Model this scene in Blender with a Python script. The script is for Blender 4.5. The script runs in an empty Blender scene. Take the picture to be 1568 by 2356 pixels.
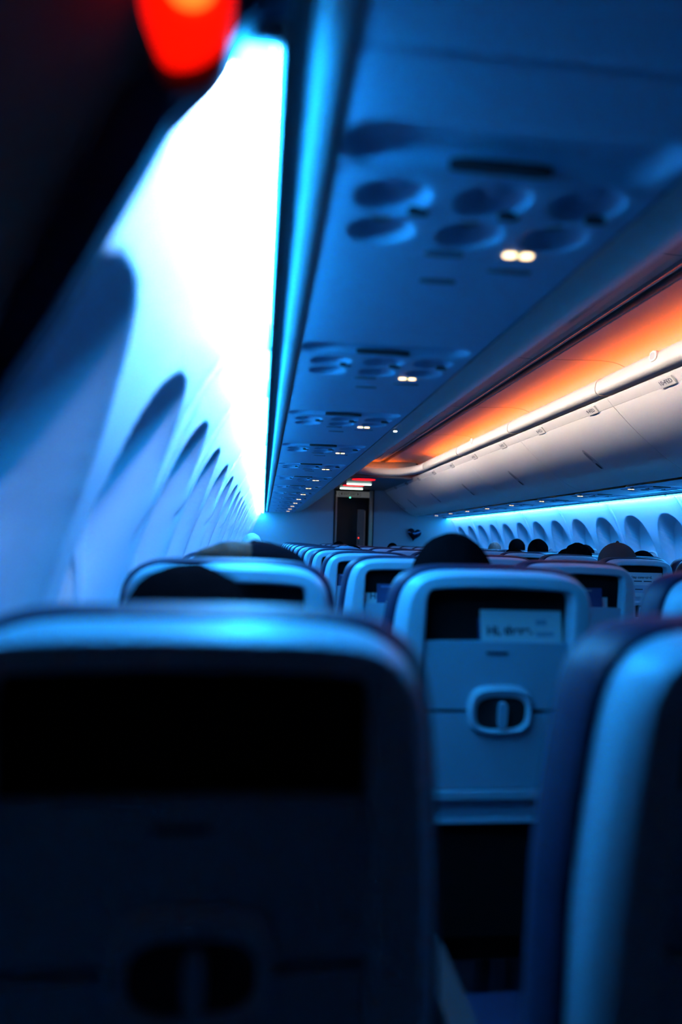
import bpy, bmesh, math, random
from mathutils import Vector, Matrix
random.seed(7)
C = bpy.context.scene.collection
S = bpy.context.scene
H = 1.2            # camera height; profile heights below are given relative to it
XC = 1.47          # centre line of the cabin
YEND = 10.8

# ------------------------------------------------------------------ camera
cd = bpy.data.cameras.new('camera'); cam = bpy.data.objects.new('camera', cd); C.objects.link(cam)
R0 = (0.9931029190916991, -0.11333407213009439, 0.03003298496581629)
R1 = (-0.034679918119183015, -0.03925537693891538, 0.9986272170638203)
R2 = (0.11199953290435254, 0.9927811458099889, 0.042915045769667086)
m = Matrix(((R0[0], R1[0], -R2[0]), (R0[1], R1[1], -R2[1]), (R0[2], R1[2], -R2[2]))).to_4x4()
cam.matrix_world = Matrix.Translation((0, 0, H)) @ m
cd.sensor_fit = 'HORIZONTAL'; cd.sensor_width = 24; cd.lens = 24; cd.clip_start = .02; cd.clip_end = 60
cd.dof.use_dof = True; cd.dof.focus_distance = 4.4; cd.dof.aperture_fstop = 1.5
S.camera = cam
w = bpy.data.worlds.new('cabin_dark'); S.world = w; w.use_nodes = True
w.node_tree.nodes['Background'].inputs[0].default_value = (.05, .08, .15, 1)
w.node_tree.nodes['Background'].inputs[1].default_value = .0
S.view_settings.view_transform = 'Standard'; S.view_settings.look = 'None'
S.view_settings.exposure = 0.20; S.view_settings.gamma = 1.0; S.view_settings.use_curve_mapping = False
try:
    S.cycles.max_bounces = 6; S.cycles.diffuse_bounces = 4; S.cycles.sample_clamp_indirect = 3.0
except Exception: pass
# light levels
BLUE = (.011, .36, 1.0); BLUE_L = 90.0; BLUE_R = 42.0       # blue wash of the sidewall strips
WHITE = (1.0, .88, .95); WHITE_L = 150.0; WHITE_R = 34.0    # white LED row beside it
WARM = (1.0, .86, .74); WARM_E = 300.0                       # lamp in the left valance
ORANGE = (1.0, .13, .0); ORANGE_E = 17.0                 # lamp in the right valance

# ------------------------------------------------------------------ materials
MATS = {}
def mat(name, col, rough=.5, metal=0, emit=None, es=0, bump=0, bscale=200, spec=.5):
    if name in MATS: return MATS[name]
    mt = bpy.data.materials.new(name); mt.use_nodes = True
    nt = mt.node_tree; b = nt.nodes['Principled BSDF']
    b.inputs['Base Color'].default_value = (*col, 1); b.inputs['Roughness'].default_value = rough
    b.inputs['Metallic'].default_value = metal
    b.inputs['Specular IOR Level'].default_value = spec
    if emit: b.inputs['Emission Color'].default_value = (*emit, 1); b.inputs['Emission Strength'].default_value = es
    if bump:
        tc = nt.nodes.new('ShaderNodeTexCoord'); n = nt.nodes.new('ShaderNodeTexNoise'); n.inputs['Scale'].default_value = bscale
        bp = nt.nodes.new('ShaderNodeBump'); bp.inputs['Strength'].default_value = bump; bp.inputs['Distance'].default_value = .002
        nt.links.new(tc.outputs['Object'], n.inputs['Vector'])
        nt.links.new(n.outputs['Fac'], bp.inputs['Height']); nt.links.new(bp.outputs['Normal'], b.inputs['Normal'])
    MATS[name] = mt; return mt
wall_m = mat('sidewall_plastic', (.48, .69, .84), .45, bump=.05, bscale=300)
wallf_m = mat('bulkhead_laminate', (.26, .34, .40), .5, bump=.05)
bin_m = mat('bin_plastic', (.88, .85, .80), .42, bump=.08, bscale=350)
lip_m = mat('lip_plastic', (.58, .56, .54), .4)
val_m = mat('valance_plastic', (.40, .38, .36), .55)
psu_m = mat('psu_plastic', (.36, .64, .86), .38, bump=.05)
ceil_m = mat('ceiling_plastic', (.68, .58, .55), .5, bump=.05)
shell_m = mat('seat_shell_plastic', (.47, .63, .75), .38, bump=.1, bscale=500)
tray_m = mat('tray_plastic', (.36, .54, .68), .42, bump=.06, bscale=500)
leather_m = mat('navy_leather', (.006, .016, .045), .5, bump=.12, bscale=400, spec=.25)
pocket_m = mat('black_pocket_cloth', (.004, .004, .005), .9, spec=.1)
dark_m = mat('dark_plastic', (.012, .013, .016), .5, spec=.3)
grey_m = mat('grey_plastic', (.25, .26, .28), .4)
metal_m = mat('brushed_metal', (.75, .72, .7), .25, 1)
rail_m = mat('rail_metal', (.55, .50, .48), .3, .9)
seam_m = mat('seam_shadow_rubber', (.02, .022, .03), .6)
carpet_m = mat('carpet', (.012, .015, .03), .95, bump=.5, spec=.1)
hair_m = mat('black_hair', (.0022, .0022, .003), 1.0, bump=.8, bscale=90, spec=0)
hairg_m = mat('white_hair', (.62, .60, .58), .7, bump=.8, bscale=120)
hairb_m = mat('grey_brown_hair', (.10, .07, .06), .7, bump=.8, bscale=120)
skin_m = mat('skin', (.36, .20, .14), .55)
skin2_m = mat('skin_dark', (.07, .035, .022), .6, spec=.2)
cloth_m = mat('dark_clothing', (.004, .005, .008), 1.0, bump=.5, bscale=150, spec=0)
cap_m = mat('grey_wool_cap', (.05, .04, .045), 1.0, bump=.5, bscale=300, spec=0)
pillow_m = mat('blue_grey_pillow_cloth', (.16, .25, .36), .9)
paper_m = mat('white_card', (.62, .68, .72), .5)
navycard_m = mat('navy_card', (.02, .055, .16), .45)
ink_m = mat('dark_ink', (.006, .012, .04), .6)
inkw_m = mat('pale_ink', (.62, .7, .76), .6)
bronze_m = mat('bronze_metal', (.50, .36, .24), .3, .75)
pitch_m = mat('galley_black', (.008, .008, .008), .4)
balloon_m = mat('dark_foil', (.02, .03, .06), .08, .9)
corner_m = mat('dark_corner_colour', (.03, .08, .15), .5, spec=.2)  # colour of the made-up dark shape at the upper left
shade_sheet_m = mat('dark_brown_shade', (.16, .06, .05), .9, spec=.05)  # dark colour standing in for shade on the near wall and corner
glow_border_m = mat('dim_glow_border', (.06, .02, .02), .5)  # dim border around the imitated red glow
blue_e = mat('blue_led_diffuser', (.3, .5, .7), .5, emit=BLUE, es=BLUE_L)
blue_er = mat('blue_led_diffuser_right', (.3, .5, .7), .5, emit=BLUE, es=BLUE_R)
white_e = mat('white_led_diffuser', (.8, .8, .8), .5, emit=WHITE, es=WHITE_L)
white_er = mat('white_led_diffuser_right', (.8, .8, .8), .5, emit=WHITE, es=WHITE_R)
warm_e = mat('warm_led_diffuser', (.8, .8, .8), .5, emit=WARM, es=WARM_E)
orange_e = mat('orange_led_diffuser', (.8, .3, .1), .5, emit=ORANGE, es=ORANGE_E)
sign_e = mat('lit_sign_warm', (.8, .7, .5), .5, emit=(1, .66, .34), es=4.0)
signg_e = mat('lit_sign_green', (.1, .4, .15), .5, emit=(.03, .35, .08), es=.5)
green_e = mat('green_indicator', (.1, .8, .5), .5, emit=(.1, 1, .55), es=3.0)
red_e = mat('red_indicator', (.8, .1, .05), .5, emit=(1, .03, .01), es=1.6)
redglow_e = mat('red_glow', (.6, .02, .01), .4, emit=(1, .004, .0), es=1.3)  # emission imitating a red glow, no known lamp
orglow_e = mat('orange_glow', (.8, .3, .05), .4, emit=(1, .20, .02), es=1.6)  # orange core of the imitated glow
redceil_e = mat('red_ceiling_lamp', (.6, .02, .02), .4, emit=(1, .004, .012), es=1.1)
bar_e = mat('white_bar_lamp', (.8, .9, .85), .4, emit=(.75, 1, .86), es=3.0)
spot_e = mat('white_spot_lamp', (.9, .9, .9), .4, emit=(.75, .92, 1), es=5.0)

# ------------------------------------------------------------------ helpers
def link_mesh(name, me, parent=None, m=None, smooth=True, angle=35):
    if m is not None and not me.materials: me.materials.append(m)
    o = bpy.data.objects.new(name, me); C.objects.link(o)
    if smooth:
        me.shade_smooth()
        try: me.set_sharp_from_angle(angle=math.radians(angle))
        except Exception: pass
    if parent: o.parent = parent
    return o
def fin(name, bm, m, parent=None, smooth=True, angle=35, bevel=0):
    if bevel:
        bmesh.ops.bevel(bm, geom=[e for e in bm.edges if e.is_manifold and e.calc_face_angle(0) > .5], offset=bevel, segments=2, profile=.7, affect='EDGES')
    bmesh.ops.recalc_face_normals(bm, faces=bm.faces)
    me = bpy.data.meshes.new(name); bm.to_mesh(me); bm.free()
    return link_mesh(name, me, parent, m, smooth, angle)
def box(bm, x0, x1, y0, y1, z0, z1, M=None):
    vs = [bm.verts.new((x, y, z)) for x in (x0, x1) for y in (y0, y1) for z in (z0, z1)]
    for f in ((0,1,3,2),(4,6,7,5),(0,4,5,1),(2,3,7,6),(0,2,6,4),(1,5,7,3)):
        bm.faces.new([vs[i] for i in f])
    if M:
        for v in vs: v.co = M @ v.co
    return vs
def bxo(name, dims, m, parent=None, bevel=0, M=None):
    bm = bmesh.new(); box(bm, *dims, M=M); return fin(name, bm, m, parent, bevel=bevel)
def poly_prism(bm, pts, axis, a, b):
    """closed outline pts (2D) extruded along axis from a to b"""
    def P(p, t):
        return {'x': (t, p[0], p[1]), 'y': (p[0], t, p[1]), 'z': (p[0], p[1], t)}[axis]
    A = [bm.verts.new(P(p, a)) for p in pts]; B = [bm.verts.new(P(p, b)) for p in pts]
    n = len(pts)
    for i in range(n): bm.faces.new((A[i], A[(i+1) % n], B[(i+1) % n], B[i]))
    bm.faces.new(A[::-1]); bm.faces.new(B)
def superell(rx, ry, n=2, cx=0, cy=0, N=32, a0=0):
    out = []
    for i in range(N):
        t = a0 + 2*math.pi*i/N; c, s = math.cos(t), math.sin(t)
        out.append((cx + rx*math.copysign(abs(c)**(2/n), c), cy + ry*math.copysign(abs(s)**(2/n), s)))
    return out
def loft(bm, rings, closed=True, caps=True):
    R = [[bm.verts.new(p) for p in r] for r in rings]
    n = len(R[0])
    for a, b in zip(R, R[1:]):
        for i in range(n if closed else n-1):
            bm.faces.new((a[i], a[(i+1) % n], b[(i+1) % n], b[i]))
    if caps and closed: bm.faces.new(R[0][::-1]); bm.faces.new(R[-1])
    return R
def catmull(P, k=4):
    P = [Vector(p) for p in P]; out = []
    for i in range(len(P)-1):
        p0 = P[max(i-1, 0)]; p1 = P[i]; p2 = P[i+1]; p3 = P[min(i+2, len(P)-1)]
        for j in range(k):
            t = j/k
            out.append(.5*((2*p1)+(-p0+p2)*t+(2*p0-5*p1+4*p2-p3)*t*t+(-p0+3*p1-3*p2+p3)*t**3))
    out.append(P[-1]); return out
def interp(tab, z):
    for (a, va), (b, vb) in zip(tab, tab[1:]):
        if (a-z)*(b-z) <= 0 and a != b: return va + (vb-va)*(z-a)/(b-a)
    return tab[0][1] if abs(z-tab[0][0]) < abs(z-tab[-1][0]) else tab[-1][1]
def sstep(a, b, x):
    t = max(0, min(1, (x-a)/(b-a))); return t*t*(3-2*t)
def thing(name, label, cat, loc=(0, 0, 0), group=None, rz=0):
    o = bpy.data.objects.new(name, None); C.objects.link(o); o.empty_display_size = .05
    o.location = loc; o.rotation_euler = (0, 0, rz)
    o['label'] = label; o['category'] = cat
    if group: o['group'] = group
    return o
def tag(o, label, cat, group=None):
    o['label'] = label; o['category'] = cat
    if group: o['group'] = group
    return o
def struct(o): o['kind'] = 'structure'; return o
def dup(root, loc, label, group=None, scale=None):
    r = root.copy(); C.objects.link(r); r.location = loc; r['label'] = label
    if group: r['group'] = group
    if scale: r.scale = scale
    for ch in list(root.children):
        c = ch.copy(); C.objects.link(c); c.parent = r
        for g in list(ch.children):
            d = g.copy(); C.objects.link(d); d.parent = c
    return r
def text_mesh(body, size, depth=.0006, bold=0.0):
    cu = bpy.data.curves.new('writing', 'FONT'); cu.body = body; cu.size = size; cu.extrude = depth; cu.offset = bold
    cu.align_x = 'CENTER'; cu.align_y = 'CENTER'
    o = bpy.data.objects.new('writing', cu)
    me = bpy.data.meshes.new_from_object(o); bpy.data.objects.remove(o)
    me.materials.clear()
    return me
ORD = ['first', 'second', 'third', 'fourth', 'fifth', 'sixth', 'seventh', 'eighth', 'ninth', 'tenth', 'eleventh', 'twelfth', 'thirteenth', 'fourteenth', 'fifteenth']

# ------------------------------------------------------------------ floor
struct(bxo('floor', (-.5, 3.5, -1.2, 13, -.1, 0), carpet_m))

# ------------------------------------------------------------------ side walls with sculpted window reveals
PROF = [(.475, -.030), (.455, -.042), (.435, -.057), (.39, -.091), (.323, -.136), (.22, -.186), (.10, -.230), (.0, -.265), (-.12, -.298), (-.25, -.320), (-.45, -.335), (-.75, -.33), (-1.0, -.30), (-1.2, -.26)]
PROFS = catmull([(p[1], p[0], 0) for p in PROF], 6)
PT = [(p.y, p.x) for p in PROFS]
def wx(z): return interp(PT, z)
def wall_disp(y, z, wins, seams):
    d = 0
    for wy in wins:
        if abs(y-wy) > .26: continue
        zc, hh, hw = -.10, .370, .203
        q = (abs(y-wy)/hw)**2.3 + (abs(z-zc)/hh)**2.3
        depth = .115 - .095*sstep(.14, -.34, z)
        d += depth*(1 - sstep(.90, 1.12, q))
    for s in seams:
        t = abs(y-s)
        if t < .04: d += -.011*sstep(.022, .012, t) + .012*sstep(.006, .002, t)
    return d
def build_wall(name, side, wins, seams, y0=-1.2):
    ys = []; y = y0
    while y < YEND:
        ys.append(y)
        fine = any(abs(y-s) < .045 for s in seams)
        y += .003 if fine else .011
    ys.append(YEND)
    zs = []; z = .474
    while z > -.62: zs.append(z); z -= .011
    zs += [-.7, -.8, -.9, -1.0, -1.1, -1.2]
    verts = []; faces = []
    for y in ys:
        for z in zs:
            x = wx(z) - (wall_disp(y, z, wins, seams) if z < .41 else 0)
            verts.append((x if side < 0 else 2*XC - x, y, z + H))
    n = len(zs)
    for i in range(len(ys)-1):
        for j in range(n-1):
            a = i*n+j; f = (a, a+1, a+n+1, a+n)
            faces.append(f if side < 0 else f[::-1])
    me = bpy.data.meshes.new(name); me.from_pydata(verts, [], faces)
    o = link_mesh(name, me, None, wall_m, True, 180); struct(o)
    return o
LW = [.240 + .508*k for k in range(-2, 22)]
LW = [v for v in LW if v < 10.6]
LS = [-.566, .45, 1.466, 1.965] + [1.965 + 1.016*k for k in range(1, 9)]
RW = [4.98 + .508*k for k in range(-11, 12) if 4.98 + .508*k < 10.6]
RS = [5.745 + 1.016*k for k in range(-6, 5)]
build_wall('wall_left', -1, LW, LS)
build_wall('wall_right', 1, RW, RS)
# windows: the shade inside a thin oval rim at the bottom of each reveal
def window(n, side, wy):
    def P(a, b, off):
        z = -.175 + b; y = wy + a
        d = wall_disp(y, z, [wy], [])
        x = wx(z) - d + off
        return (x if side < 0 else 2*XC - x, y, z + H)
    bm = bmesh.new(); rings = []
    for r, off in ((.001, .006), (.3, .006), (.6, .006), (.85, .005), (.93, .003), (.97, .001)):
        rings.append([P(a*r, b*r, off) for a, b in superell(.118, .165, 2.4, N=40)])
    loft(bm, rings, caps=False)
    w_ = fin('window_%d' % n, bm, grey_w, angle=180); struct(w_)
    bm = bmesh.new(); rings = []
    for r, off in ((.96, .0), (.975, .009), (1.0, .012), (1.03, .009), (1.06, -.001)):
        rings.append([P(a*r, b*r, off) for a, b in superell(.118, .165, 2.4, N=40)])
    loft(bm, rings, caps=False)
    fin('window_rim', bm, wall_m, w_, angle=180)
    bm = bmesh.new(); rings = []
    for da in (-.03, -.028, 0, .028, .03):
        rr = .0045 if abs(da) < .029 else .0005
        rings.append([P(da, -.128 + rr*math.cos(t), .010 + rr*math.sin(t)) for t in [k*math.pi/4 for k in range(8)]])
    loft(bm, rings)
    fin('shade_handle', bm, wall_m, w_)
grey_w = mat('window_shade_plastic', (.42, .47, .52), .4)
nwin = 0
for side, W in ((-1, LW), (1, RW)):
    for wy in W:
        if wy < (.3 if side < 0 else 3.2): continue
        nwin += 1; window(nwin, side, wy)

# ------------------------------------------------------------------ sidewall lights (in the slot between wall and bins)
def sidewall_light(side, y0, y1, label):
    cx = lambda x: x if side < 0 else 2*XC - x
    t = thing('sidewall_light', label, 'light', (cx(-.01), (y0+y1)/2, H + .455), 'LED strip lights along the %s sidewall' % ('left' if side < 0 else 'right'))
    L = (y1-y0)/2 - .012; s = 1 if side < 0 else -1
    def B(nm, xa, xb, za, zb, m, ya=-L, yb=L, bevel=0):
        a, b = sorted((s*xa, s*xb)); return bxo(nm, (a, b, ya, yb, za, zb), m, t, bevel)
    B('housing', -.020, .022, .004, .020, grey_m)
    B('fin', .007, .012, -.043, .0035, lip_m, -L-.0115, L+.0115)
    B('end_bracket', -.030, .006, -.047, .008, lip_m, L+.002, L+.0105)
    # white row faces the wall above the blue row, which faces down
    B('end_cap', -.030, .012, -.047, .008, lip_m, -L-.0115, -L-.004)
    B('white_diffuser', -.016, -.012, -.030, -.004, white_e if side < 0 else white_er)
    B('blue_diffuser', -.028, .006, -.051, -.032, blue_e if side < 0 else blue_er, bevel=.002)
lb = [.545, 1.466, 1.965] + [1.965+1.016*k for k in range(1, 9)] + [YEND-.01]
for i, (a, b) in enumerate(zip(lb, lb[1:])):
    sidewall_light(-1, a, b, 'blue white strip light above the left window panels, %s from the camera' % ORD[i])
rb = [5.745+1.016*k for k in range(-4, 5)] + [YEND-.01]
rb = sorted(set(rb))
for i, (a, b) in enumerate(zip(rb, rb[1:])):
    sidewall_light(1, a, b, 'blue white strip light above the right window panels, %s from the camera' % ORD[i])

# ------------------------------------------------------------------ overhead bins
# curved door profile, left side (x, z)
DOOR = catmull([(.485, .443, 0), (.54, .452, 0), (.60, .474, 0), (.68, .522, 0), (.76, .583, 0), (.86, .665, 0), (.945, .745, 0), (1.005, .805, 0)], 4)
DOOR = [(p.x, p.y) for p in DOOR]
LIP = [(1.006, .806), (1.022, .824), (1.040, .842), (1.046, .852), (1.040, .858), (1.0, .862), (.97, .858)]
def mirror_pts(pts, side): return [(x if side < 0 else 2*XC-x, z) for x, z in pts]
def strip_solid(bm, pts, y0, y1, th, side, ny=1):
    """open profile swept along y with thickness th inwards (up)"""
    P = [Vector((x, z)) for x, z in pts]; Q = []
    for i, p in enumerate(P):
        a = P[max(i-1, 0)]; b = P[min(i+1, len(P)-1)]; t = (b-a).normalized()
        Q.append(p + Vector((-t.y, t.x))*th)
    ring = [tuple(p) for p in P] + [tuple(q) for q in Q[::-1]]
    ring = mirror_pts(ring, side)
    rr = [[(x, y0 + (y1-y0)*k/ny, z + 0) for x, z in ring] for k in range(ny+1)]
    loft(bm, rr)
BS = [-1.0, .84] + [.84+1.39*k for k in range(1, 8)]
BS = [-1.94+1.39*k for k in range(1, 10)]      # seams ... 3.62, 5.01, 6.40, 7.79, 9.18
BS.append(YEND-.004)
def make_bin(side, y0, y1, label, group):
    t = thing('overhead_bin', label, 'overhead bin', (XC + (side*.9), (y0+y1)/2, H + .43), group)
    ox, oy, oz = t.location
    def part(nm, bm, m, par=t, **k):
        for v in bm.verts: v.co -= Vector((ox, oy, oz - H))
        return fin(nm, bm, m, par, **k)
    g = .0022
    bm = bmesh.new(); strip_solid(bm, DOOR, y0+g, y1-g, .02, side); door = part('bin_door', bm, bin_m, angle=30)
    bm = bmesh.new(); strip_solid(bm, LIP, y0+.0008, y1-.0008, .006, side); part('door_lip', bm, lip_m)
    # shadowed rubber between door edge and lip, and between door and underside
    bm = bmesh.new()
    x0, z0 = DOOR[-1]
    strip_solid(bm, [(.995, .808), (1.004, .818), (1.012, .826)], y0+g, y1-g, .004, side); part('edge_seal', bm, seam_m)
    # body behind the door
    body = [(.46, .476), (.56, .482), (.66, .53), (.75, .595), (.85, .68), (.95, .77), (.98, .845), (.72, .90), (.2, .80), (.07, .62), (.07, .482), (.2, .478)]
    bm = bmesh.new(); poly_prism(bm, mirror_pts(body, side), 'y', y0+.001, y1-.001); part('bin_body', bm, bin_m)
    # dark gap line and latch
    bm = bmesh.new(); strip_solid(bm, [(.474, .4430), (.483, .4445)], y0, y1, .01, side); part('lower_seal', bm, seam_m)
    ym = (y0+y1)/2
    def onprof(s):   # point on the door at parameter s (0 bottom..1 top)
        i = s*(len(DOOR)-1); k = min(int(i), len(DOOR)-2); f = i-k
        a, b = Vector(DOOR[k]), Vector(DOOR[k+1]); p = a.lerp(b, f); t_ = (b-a).normalized()
        return p, t_, Vector((t_.y, -t_.x))
    def patch(nm, s0, s1, w_, off, th, m, par, n=2.0, yo=0):
        bm = bmesh.new(); K = 28; rings = []
        for r, o_ in ((.02, off+th), (.7, off+th), (.92, off+th*.8), (1.0, off-.002)):
            ring = []
            for a, b in superell(1, 1, n, N=K):
                s = (s0+s1)/2 + a*r*(s1-s0)/2; p, tt, nn = onprof(s); q = p + nn*o_
                x = q.x if side < 0 else 2*XC-q.x
                ring.append((x, ym + yo + b*r*w_, q.y))
            rings.append(ring)
        loft(bm, rings, caps=True); return part(nm, bm, m, par)
    lt = patch('latch', .46, .70, .026, .0005, .004, lip_m, t, 2.6)
    for v in (): pass
    a = patch('latch_cup', .58, .68, .017, .002, .0035, grey_m, t, 2.0)
    b = patch('latch_paddle', .47, .56, .015, .002, .0035, dark_m, t, 2.0)
    return t
for side, nm in ((-1, 'left'), (1, 'right')):
    for i, (a, b) in enumerate(zip(BS, BS[1:])):
        if side > 0 and b < 1.9: continue
        k = i if side < 0 else i - 2
        lab = 'closed cream overhead bin on the %s side, %s in the row counted from the camera' % (nm, ORD[k])
        if b > YEND-.1: lab = 'last overhead bin on the %s side, meeting the front bulkhead' % nm
        make_bin(side, a, b, lab, 'overhead bins along the %s side' % nm)
# dark slot panel in the last right bin
tt = mat('slot_dark', (.01, .01, .012), .6)
# row number placards on the lip of the right bins
def placard(y, txt, label):
    t = thing('row_placard', label, 'placard', (2*XC-1.024, y, H+.822), 'row number placards along the right bins')
    ang = math.atan2(.842-.806, 1.040-1.006)
    M = Matrix.Rotation(0, 4, 'Y')
    # local frame: u along y (towards camera is text start), v up the lip
    n = Vector((-math.sin(ang), 0, -math.cos(ang)))  # outward (left, down)
    u = Vector((0, -1, 0)); v = Vector((-math.cos(ang), 0, math.sin(ang)))
    B = Matrix((u, v, n)).transposed().to_4x4()
    bm = bmesh.new(); box(bm, -.062, .062, -.024, .022, -.001, .006, M=B); fin('plate', bm, lip_m, t, bevel=.0015)
    bm = bmesh.new(); box(bm, -.050, .050, -.029, -.0245, -.001, .004, M=B); fin('shadow_gap', bm, seam_m, t)
    me = text_mesh(txt, .034, .0004)
    me.transform(B @ Matrix.Translation((0, 0, .0066)) @ Matrix.Scale(-1, 4, (1, 0, 0)) if False else B @ Matrix.Translation((0, 0, .0066)))
    link_mesh('row_writing', me, t, ink_m, smooth=False)
    return t
for k in range(10):
    y = 3.08 + .76*k
    if y > 10.4: break
    placard(y, '%d\u25c2FED' % (10-k) if 10-k > 0 else 'FED', 'small pale row number placard on the right bin lip, %s from the camera' % ORD[k])

# ------------------------------------------------------------------ undersides: bright edge rail + passenger service units
def underside_rail(side):
    pts = [(.014, .47), (.014, .451), (.021, .448), (.028, .439), (.032, .428), (.037, .4238), (.047, .4228), (.058, .4235), (.064, .428), (.065, .45), (.05, .47)]
    bm = bmesh.new(); poly_prism(bm, mirror_pts([(x, z+H) for x, z in pts], side), 'y', -1.0, YEND-.003)
    return fin('trim_%d' % (1 if side < 0 else 2), bm, mat('rail_plastic', (.30, .40, .46), .4), angle=60)
struct(underside_rail(-1)); struct(underside_rail(1))
SL = .012
plate_m = mat('dark_blue_plate', (.08, .14, .20), .5)
def make_psu():
    t = thing('passenger_service_unit', 'x', 'overhead panel', (.07, 0, H+.427), None)
    W, Y0, Y1 = .400, -.395, .387
    nx, ny = 84, 164
    circ = [(.078, -.140, .045, .040, 1), (.203, -.146, .045, .040, 1), (.322, -.152, .045, .040, 1),
            (.078, -.048, .043, .040, 1), (.203, -.050, .043, .040, 1), (.322, -.056, .043, .040, 1)]
    def dz(x, y):
        d = 0
        for cx, cy, rx, ry, k in circ:
            q = math.hypot((x-cx)/rx, (y-cy)/ry)
            if q < 1.12: d = max(d, .030*(1-min(1, q/1.05)**2.6))
        # long shallow stadium recess
        qx = max(0, abs(x-.192)-.148)/.042; qy = (y+.248)/.044
        q = math.hypot(qx, qy)
        if q < 1.1: d = max(d, .022*(1-sstep(.55, 1.06, q)))
        # raised cover line
        if abs(y+.198) < .004: d = max(d, .003)
        if y > .385 or y < -.393: d = max(d, .002)
        return d + x*SL
    verts = []; faces = []
    for j in range(ny+1):
        y = Y0 + (Y1-Y0)*j/ny
        for i in range(nx+1):
            x = W*i/nx; verts.append((x, y, dz(x, y)))
    for j in range(ny):
        for i in range(nx):
            a = j*(nx+1)+i; faces.append((a, a+nx+1, a+nx+2, a+1))
    me = bpy.data.meshes.new('panel'); me.from_pydata(verts, [], faces)
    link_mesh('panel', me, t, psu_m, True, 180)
    for k, (cx, cy, rx, ry, _) in enumerate(circ):
        z = .028 + cx*SL
        if k < 3:
            bm = bmesh.new(); rings = []
            for r, zz in ((.004, -.016), (.010, -.016), (.012, -.012), (.016, -.010), (.019, -.003), (.020, .004)):
                rings.append([(cx+.006+a, cy+b, z+zz) for a, b in superell(r, r, N=20)])
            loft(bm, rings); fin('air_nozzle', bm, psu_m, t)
        else:
            bm = bmesh.new(); rings = []
            for r, zz in ((.008, -.007), (.014, -.008), (.017, -.004), (.018, .004)):
                rings.append([(cx+a, cy+b, z+zz) for a, b in superell(r, r, N=20)])
            loft(bm, rings); fin('reading_lamp', bm, grey_m, t)
    for cx, cy in ((.116, -.108), (.236, -.112), (.352, -.118)):
        bm = bmesh.new(); poly_prism(bm, superell(.014, .008, 3, cx, cy, 20), 'z', cx*SL-.002, cx*SL+.004); fin('call_button', bm, dark_m, t)
    bm = bmesh.new(); poly_prism(bm, superell(.030, .011, 3, .182, .010, 24), 'z', .182*SL-.002, .012); fin('switch_plate', bm, plate_m, t)
    bm = bmesh.new(); poly_prism(bm, superell(.036, .008, 3, .30, .060, 24), 'z', .30*SL-.0015, .014); fin('name_plate', bm, plate_m, t)
    bm = bmesh.new(); poly_prism(bm, superell(.030, .010, 3, .20, .115, 24), 'z', .20*SL-.0015, .012); fin('speaker_slot', bm, plate_m, t)
    bm = bmesh.new(); poly_prism(bm, superell(.062, .010, 3, .190, -.213, 24), 'z', .004, .012); fin('mask_door_grille', bm, dark_m, t)
    for cx in (.2795, .3045):
        bm = bmesh.new(); poly_prism(bm, superell(.0095, .0075, 2.6, cx, .0, 20), 'z', cx*SL-.002, .02); fin('lit_sign', bm, sign_e, t)
    bm = bmesh.new(); poly_prism(bm, superell(.0035, .0045, 2.6, .292, .0, 12), 'z', .292*SL-.0019, .02); fin('green_sign_mark', bm, signg_e, t)
    return t
psu = make_psu()
psu.location = (.068, .957, H+.427)
psu['label'] = 'nearest passenger service unit under the left bins, big round vents and a lit sign'
psu['group'] = 'passenger service units under the left bins'
PY = [.957 + .782*k for k in range(-1, 13)]
for k, y in enumerate(PY):
    if abs(y-.957) < .01 or y > 10.6: continue
    if k == 0: lab = 'passenger service unit under the left bins directly above the camera'
    else: lab = 'passenger service unit under the left bins, %s from the camera along the row' % ORD[k-1]
    dup(psu, (.068, y, H+.427), lab, 'passenger service units under the left bins')
for k in range(10):
    y = 3.0 + .782*k
    if y > 10.6: break
    dup(psu, (2*XC-.068, y, H+.427), 'passenger service unit under the right bins, %s from the camera along the row' % ORD[k], 'passenger service units under the right bins', (-1, 1, 1))
# little white spot lamp on the left bin seam
t = thing('spot_lamp', 'tiny round white lamp glowing on the lower edge of the left bins', 'lamp', (.50, 2.62, H+.442))
bm = bmesh.new(); poly_prism(bm, superell(.010, .010, N=20), 'z', -.004, .004); fin('lamp_ring', bm, metal_m, t)
bm = bmesh.new(); poly_prism(bm, superell(.0065, .0065, N=20), 'z', -.006, -.0035); fin('lens', bm, spot_e, t)

# ------------------------------------------------------------------ ceiling, centre track, valances
CEIL = catmull([(.88, 1.0, 0), (.98, 1.05, 0), (1.10, 1.062, 0), (1.28, 1.055, 0), (1.41, 1.050, 0), (1.455, 1.049, 0)], 4)
YC = 8.62
def cz(x): return interp([(p.x, p.y) for p in CEIL], min(x, 2*XC-x)) if min(x, 2*XC-x) < 1.455 else 1.049
bm = bmesh.new()
pts = [(.86, .93)] + [(p.x, p.y) for p in CEIL]
xs = [(x, z) for x, z in pts]
a = [(x, z+H) for x, z in xs]
b = [(x, z+H) for x, z in mirror_pts(xs, 1)]
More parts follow.
